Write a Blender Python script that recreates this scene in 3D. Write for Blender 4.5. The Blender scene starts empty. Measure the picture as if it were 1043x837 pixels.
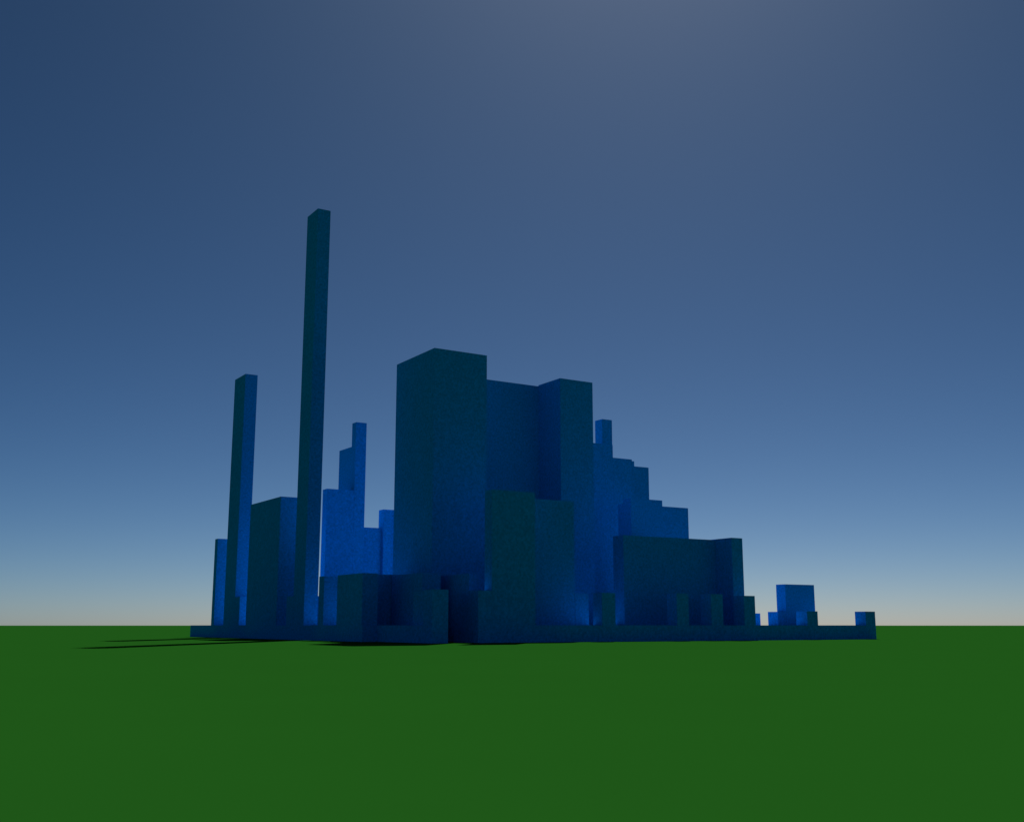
import bpy, bmesh, math
from mathutils import Vector

S = 5.0                       # metres per grid cell; eye height is one cell
ANG = math.radians(31.83)     # turn of the block grid from the view direction
OX, OY = -4.54136485 * S, 63.73106393 * S   # near corner of the podium
CA, SA = math.cos(ANG), math.sin(ANG)

scn = bpy.context.scene
col = scn.collection

def world_xy(i, j):
    return (OX + S * (i * CA - j * SA), OY + S * (i * SA + j * CA))

# ------------------------------------------------------------------ materials
def painted(name, base, var=0.3, rough=0.9, spec=0.0):
    m = bpy.data.materials.new(name); m.use_nodes = True
    nt = m.node_tree; b = nt.nodes['Principled BSDF']
    b.inputs['Roughness'].default_value = rough
    b.inputs['Specular IOR Level'].default_value = spec
    tc = nt.nodes.new('ShaderNodeTexCoord')
    n1 = nt.nodes.new('ShaderNodeTexNoise'); n1.inputs['Scale'].default_value = 1.3
    n1.inputs['Detail'].default_value = 4; n1.inputs['Roughness'].default_value = 0.7
    mr = nt.nodes.new('ShaderNodeMapRange')
    mr.inputs['From Min'].default_value = 0.3; mr.inputs['From Max'].default_value = 0.7
    mr.inputs['To Min'].default_value = 1 - var; mr.inputs['To Max'].default_value = 1 + var
    mx = nt.nodes.new('ShaderNodeVectorMath'); mx.operation = 'SCALE'
    mx.inputs[0].default_value = base
    nt.links.new(tc.outputs['Object'], n1.inputs['Vector'])
    nt.links.new(n1.outputs['Fac'], mr.inputs['Value'])
    nt.links.new(mr.outputs['Result'], mx.inputs['Scale'])
    nt.links.new(mx.outputs['Vector'], b.inputs['Base Color'])
    return m

BLUE = painted('matte_blue_paint', (0.0, 0.32, 0.74))

def grass():
    m = bpy.data.materials.new('flat_green_lawn'); m.use_nodes = True
    nt = m.node_tree; b = nt.nodes['Principled BSDF']
    b.inputs['Roughness'].default_value = 1.0
    b.inputs['Specular IOR Level'].default_value = 0.0
    tc = nt.nodes.new('ShaderNodeTexCoord')
    n = nt.nodes.new('ShaderNodeTexNoise'); n.inputs['Scale'].default_value = 0.05
    n.inputs['Detail'].default_value = 3
    r = nt.nodes.new('ShaderNodeMapRange')
    r.inputs['To Min'].default_value = 0.97; r.inputs['To Max'].default_value = 1.03
    mx = nt.nodes.new('ShaderNodeVectorMath'); mx.operation = 'SCALE'
    mx.inputs[0].default_value = GREEN
    nt.links.new(tc.outputs['Object'], n.inputs['Vector'])
    nt.links.new(n.outputs['Fac'], r.inputs['Value'])
    nt.links.new(r.outputs['Result'], mx.inputs['Scale'])
    nt.links.new(mx.outputs['Vector'], b.inputs['Base Color'])
    return m
GREEN = (0.0160, 0.109, 0.0108)

# ------------------------------------------------------------------ helpers
def prism(name, outline, z0, z1, mat, parent=None, origin=None):
    """outline: counter-clockwise grid points; origin: grid point of the object origin"""
    ci = origin[0] if origin else sum(p[0] for p in outline) / len(outline)
    cj = origin[1] if origin else sum(p[1] for p in outline) / len(outline)
    cz = 0.0 if parent else z0
    bm = bmesh.new()
    lo = [bm.verts.new(((i - ci) * S, (j - cj) * S, (z0 - ORZ[0] if parent else 0.0) * S)) for i, j in outline]
    hi = [bm.verts.new(((i - ci) * S, (j - cj) * S, (z1 - (ORZ[0] if parent else z0)) * S)) for i, j in outline]
    n = len(outline)
    bm.faces.new(lo[::-1]); bm.faces.new(hi)
    for k in range(n):
        bm.faces.new((lo[k], lo[(k + 1) % n], hi[(k + 1) % n], hi[k]))
    bmesh.ops.recalc_face_normals(bm, faces=bm.faces)
    me = bpy.data.meshes.new(name); bm.to_mesh(me); bm.free()
    me.materials.append(mat)
    o = bpy.data.objects.new(name, me); col.objects.link(o)
    if parent:
        o.parent = parent
    else:
        x, y = world_xy(ci, cj)
        o.location = (x, y, cz * S); o.rotation_euler = (0, 0, ANG)
    return o
ORZ = [1.0]

def rect(i0, i1, j0, j1):
    return [(i0, j0), (i1, j0), (i1, j1), (i0, j1)]

def tag(o, label, cat, group=None):
    o['label'] = label; o['category'] = cat
    if group: o['group'] = group
    return o

def block(name, r, z1, label, cat, group=None, z0=1.0):
    return tag(prism(name, rect(*r), z0, z1, BLUE), label, cat, group)

def compound(name, origin, parts, label, cat, group=None):
    e = bpy.data.objects.new(name, None); col.objects.link(e)
    x, y = world_xy(*origin); e.location = (x, y, S); e.rotation_euler = (0, 0, ANG)
    e.empty_display_size = 3
    for p in parts:
        prism(p[0], rect(*p[1]), p[3] if len(p) > 3 else 1.0, p[2], BLUE, e, origin)
    return tag(e, label, cat, group)

# ------------------------------------------------------------------ ground
bm = bmesh.new()
R = 30000.0
ring = [bm.verts.new((R * math.cos(t), R * math.sin(t), 0)) for t in [2 * math.pi * k / 96 for k in range(96)]]
bm.faces.new(ring)
me = bpy.data.meshes.new('ground'); bm.to_mesh(me); bm.free(); me.materials.append(grass())
g = bpy.data.objects.new('ground', me); col.objects.link(g); g['kind'] = 'structure'

# ------------------------------------------------------------------ podium
outline = [(0, 0), (1.05, 0), (1.05, 5.1), (3.35, 5.1), (3.35, 7.3), (4.11, 7.3), (4.11, 2.9), (3.03, 2.9), (3.03, 0), (37.03, 0),
           (37.03, 20), (35.2, 20), (35.2, 32), (28, 32), (28, 40), (16, 40), (16, 44.5),
           (-1, 44.5), (-1, 7.25), (0, 7.25)]
tag(prism('podium', outline, 0.0, 1.0, BLUE),
    'long low dark blue podium slab on the green lawn with all blocks standing on it', 'podium')

# ------------------------------------------------------------------ towers and blocks
G_TOW = 'slender square towers on the left edge'
block('slender_tower', (-1, 0, 17.11, 19.2), 31.4,
      'tallest and slimmest dark tower, rising far above every other block', 'tower', G_TOW)
block('slender_tower', (-1, 0.05, 32.26, 35.05), 21.75,
      'second tallest slim tower, between the broad slab block and the far left end block', 'tower', G_TOW)
block('end_block', (-1, 0.6, 37.66, 38.42), 8.3,
      'narrow mid height block at the far left end, partly behind the slim left tower', 'block')
block('wide_block', (-1, 1.6, 22.57, 29.4), 10.46,
      'broad dark slab block between the two slim towers on the left', 'block')
G_LOW = 'low blocks along the left edge of the podium'
block('low_block', (-1, 0.05, 31.05, 32.24), 3.24,
      'small low block in front of the foot of the slim left tower', 'block', G_LOW)
block('low_block', (-1, -0.05, 19.22, 20.55), 3.03,
      'small low block at the left foot of the tallest tower', 'block', G_LOW)
block('low_block', (-1, 0.6, 13.6, 14.5), 4.23,
      'thin low block just right of the foot of the tallest tower', 'block', G_LOW)
block('low_block', (-1, 0.06, 7.42, 11.36), 4.2,
      'wider low block at the left of the dark recess, in front of the stepped tower', 'block', G_LOW)
block('narrow_shaft', (0.25, 1.14, 20.0, 21.0), 10.19,
      'sliver of a mid height block showing along the right side of the tallest tower', 'block')
block('low_wall', (1.3, 3.66, 25.0, 26.0), 3.22,
      'low wall seen at the bottom of the thin sky gap right of the tallest tower', 'wall')

compound('stepped_tower', (6, 26), [
    ('low_tier', (3.66, 5.99, 25.0, 25.87), 11.6),
    ('middle_tier', (6.0, 6.92, 25.8, 28.3), 15.25),
    ('top_tier', (6.0, 6.92, 25.0, 25.79), 17.17)],
    'bright blue tower climbing in three steps, in the gap between tallest tower and big block', 'tower')
block('flat_block', (6.93, 8.62, 25.4, 29), 8.74,
      'bright blue flat topped block low between the three step tower and the big block', 'block')
compound('narrow_block', (9, 25.5), [
    ('front_tier', (8.63, 9.3, 25.0, 25.65), 10.05),
    ('rear_tier', (8.93, 13, 25.7, 26.6), 10.31)],
    'bright blue narrow block half hidden at the left side of the big block', 'block')

block('big_block', (3.87, 7.96, 7.5, 13.26), 19.31,
      'biggest dark block in the centre left with its near corner towards the viewer', 'building')
compound('rear_annex', (6, 15), [
    ('near_part', (4.35, 6.5, 13.3, 14.1), 10.5),
    ('hidden_bounce_part', (6.6, 11, 14.2, 18.0), 12.0)],  # unseen mass added to bounce sunlight onto the narrow block
      'sliver of a lower block showing behind the left edge of the big block', 'block')
block('low_block', (0.12, 3.0, 9.6, 10.5), 4.25,
      'dark little block at the back of the dark recess', 'block')
block('low_block', (2.0, 3.3, 5.17, 9.5), 4.2,
      'long low block right of the dark recess, at the foot of the big block', 'block')
block('low_wall', (0.82, 1.05, 1.06, 4.0), 2.99,
      'low wall added to shade the dark notch, running back from the short post on its left', 'wall')  # wall added to keep sky light from the left out of the notch
block('low_block', (4.12, 7.0, 3.0, 7.4), 4.12,
      'low block set back at the head of the dark notch in the podium', 'block')

compound('corner_building', (16, 13), [
    ('rear_wing', (9.0, 16.6, 13.48, 18.0), 19.17),
    ('front_wing', (16.12, 19.12, 10.5, 13.48), 19.25)],
    'tall building right of the big block, its left wing set back behind its right wing', 'building')

compound('front_slab', (5, 1), [
    ('front_part', (3.95, 7.0, 0.0, 0.85), 8.98),
    ('unseen_bounce_rear', (5.85, 7.0, 0.86, 2.9), 8.8)],  # added out of sight to bounce sun onto the big block
      'dark greenish slab block at the front edge of the podium, right of the notch', 'block')
block('set_back_slab', (7.02, 12.0, 3.0, 3.98), 9.0,
      'blue slab block right behind the dark front slab, slightly lower', 'block')
block('low_block', (12.02, 13.1, 3.0, 3.9), 3.03,
      'small low brighter blue block at the right foot of the set back slab', 'block')

G_POST = 'short posts along the front edge of the podium'
posts = [((0, 1.05, 0.0, 1.05), 3.01, 'short post on the podium, just left of the dark notch'),
         ((3.03, 3.94, 0.0, 2.0), 3.0, 'short post squeezed between the notch and the front slab'),
         ((11.97, 13.0, 0.0, 0.95), 3.0, 'greenish short post standing alone just right of the thin black gap'),
         ((18.02, 19.02, 0.0, 1.0), 3.05, 'short post before the long slab, first of the three to its right half'),
         ((20.98, 22.02, 0.0, 1.05), 3.05, 'short post before the long slab, middle one of three'),
         ((23.95, 24.97, 0.0, 1.05), 2.98, 'short post at the right end of the long slab, against the sky'),
         ((29.95, 31.0, 0.0, 1.05), 1.98, 'low post in front of the small bright block at the right'),
         ((36.0, 37.03, 0.0, 1.0), 2.0, 'low post at the far right end of the podium, standing alone')]
for r, z, lb in posts:
    block('post', r, z, lb, 'post', G_POST)

compound('long_slab_building', (21, 5), [
    ('long_wing', (16.6, 24.88, 3.74, 4.9), 7.04),
    ('end_wing', (24.89, 25.92, 2.0, 4.9), 7.09),
    ('rear_wing', (20.2, 25.8, 4.91, 8.0), 6.9),  # unseen filler mass, added to darken the courtyard behind the slab
    ('rear_wing', (23.2, 25.8, 8.01, 12.2), 6.9)],  # second unseen filler, added for the same courtyard shade
    'long dark slab building behind the row of posts, with a projecting right end', 'building')
compound('stepped_building', (27, 15), [
    ('high_tier', (24.56, 27.77, 13.0, 13.99), 10.94),
    ('low_tier', (24.6, 31.35, 14.0, 14.75), 10.6)],
    'blue two step block rising just behind the long slab building', 'building')
compound('terraced_tower', (28, 19.5), [
    ('front_tier', (18.0, 26.63, 18.0, 22.0), 16.09),  # left end and depth stretched out of view to shade the courtyard
    ('shaft', (27.04, 28.1, 20.0, 21.06), 18.7),
    ('middle_tier', (26.64, 28.66, 18.0, 18.95), 15.0),
    ('thin_tier', (26.7, 29.7, 19.0, 19.95), 15.05),
    ('outer_tier', (28.3, 32.09, 20.0, 21.0), 14.79)],
    'bright blue tower descending in steps to the right of the tall building', 'tower')

block('bright_block', (31.98, 35.06, 4.0, 4.93), 4.03,
      'bright blue box standing apart near the right end of the podium', 'block')
block('low_block', (31.09, 31.97, 4.0, 5.01), 1.99,
      'tiny bright block at the left foot of the bright box on the right', 'block')
block('low_block', (32.2, 33.22, 8.0, 9.0), 1.92,
      'tiny bright sliver right beside the last post of the long slab', 'block')

# ------------------------------------------------------------------ light
SUN_EL, SUN_AZ = math.radians(47.6), math.radians(8.5)   # azimuth to the right of the view direction
sd = bpy.data.lights.new('sun', 'SUN'); sd.energy = SUN_E = 5.0; sd.angle = math.radians(1.0)
sd.color = (1.0, 0.97, 0.93)
so = bpy.data.objects.new('sun', sd); col.objects.link(so)
d = Vector((math.sin(SUN_AZ) * math.cos(SUN_EL), math.cos(SUN_AZ) * math.cos(SUN_EL), math.sin(SUN_EL)))
so.rotation_euler = d.to_track_quat('Z', 'Y').to_euler(); so.location = d * 400

w = bpy.data.worlds.new('World'); scn.world = w; w.use_nodes = True
nt = w.node_tree; nt.nodes.clear()
out = nt.nodes.new('ShaderNodeOutputWorld'); bg = nt.nodes.new('ShaderNodeBackground')
sky = nt.nodes.new('ShaderNodeTexSky'); sky.sky_type = 'NISHITA'; sky.sun_disc = False
sky.sun_elevation = SUN_EL; sky.sun_rotation = SUN_AZ
sky.altitude = 0; sky.air_density = 0.5; sky.dust_density = 0.38; sky.ozone_density = 6.0
bg.inputs['Strength'].default_value = 0.1
sc = nt.nodes.new('ShaderNodeVectorMath'); sc.operation = 'MULTIPLY'
sc.inputs[1].default_value = (0.350, 0.349, 0.312)
nt.links.new(sky.outputs['Color'], sc.inputs[0])
sep = nt.nodes.new('ShaderNodeSeparateColor'); com = nt.nodes.new('ShaderNodeCombineColor')
nt.links.new(sc.outputs['Vector'], sep.inputs['Color'])
for ch, gam, fac in (('Red', 1.6, 1.3), ('Green', 1.39, 1.41), ('Blue', 1.36, 1.47)):   # colour grade of the sky gradient, per channel
    pw = nt.nodes.new('ShaderNodeMath'); pw.operation = 'POWER'; pw.inputs[1].default_value = gam
    ml = nt.nodes.new('ShaderNodeMath'); ml.operation = 'MULTIPLY'; ml.inputs[1].default_value = fac
    nt.links.new(sep.outputs[ch], pw.inputs[0]); nt.links.new(pw.outputs[0], ml.inputs[0])
    nt.links.new(ml.outputs[0], com.inputs[ch])
nt.links.new(com.outputs['Color'], bg.inputs['Color'])
nt.links.new(bg.outputs['Background'], out.inputs['Surface'])

# ------------------------------------------------------------------ camera
cd = bpy.data.cameras.new('camera'); cam = bpy.data.objects.new('camera', cd); col.objects.link(cam)
cd.sensor_fit = 'HORIZONTAL'; cd.sensor_width = 36.0; cd.lens = 1124.9 * 36.0 / 1043.0
cd.clip_start = 0.1; cd.clip_end = 60000
cam.location = (0, 0, S); cam.rotation_euler = (math.radians(90 + 10.971609), 0, 0)
scn.camera = cam

scn.view_settings.view_transform = 'Standard'; scn.view_settings.look = 'None'
scn.view_settings.exposure = -0.5; scn.view_settings.gamma = 1.0
scn.view_settings.use_curve_mapping = False
scn.cycles.max_bounces = 4; scn.cycles.diffuse_bounces = 2
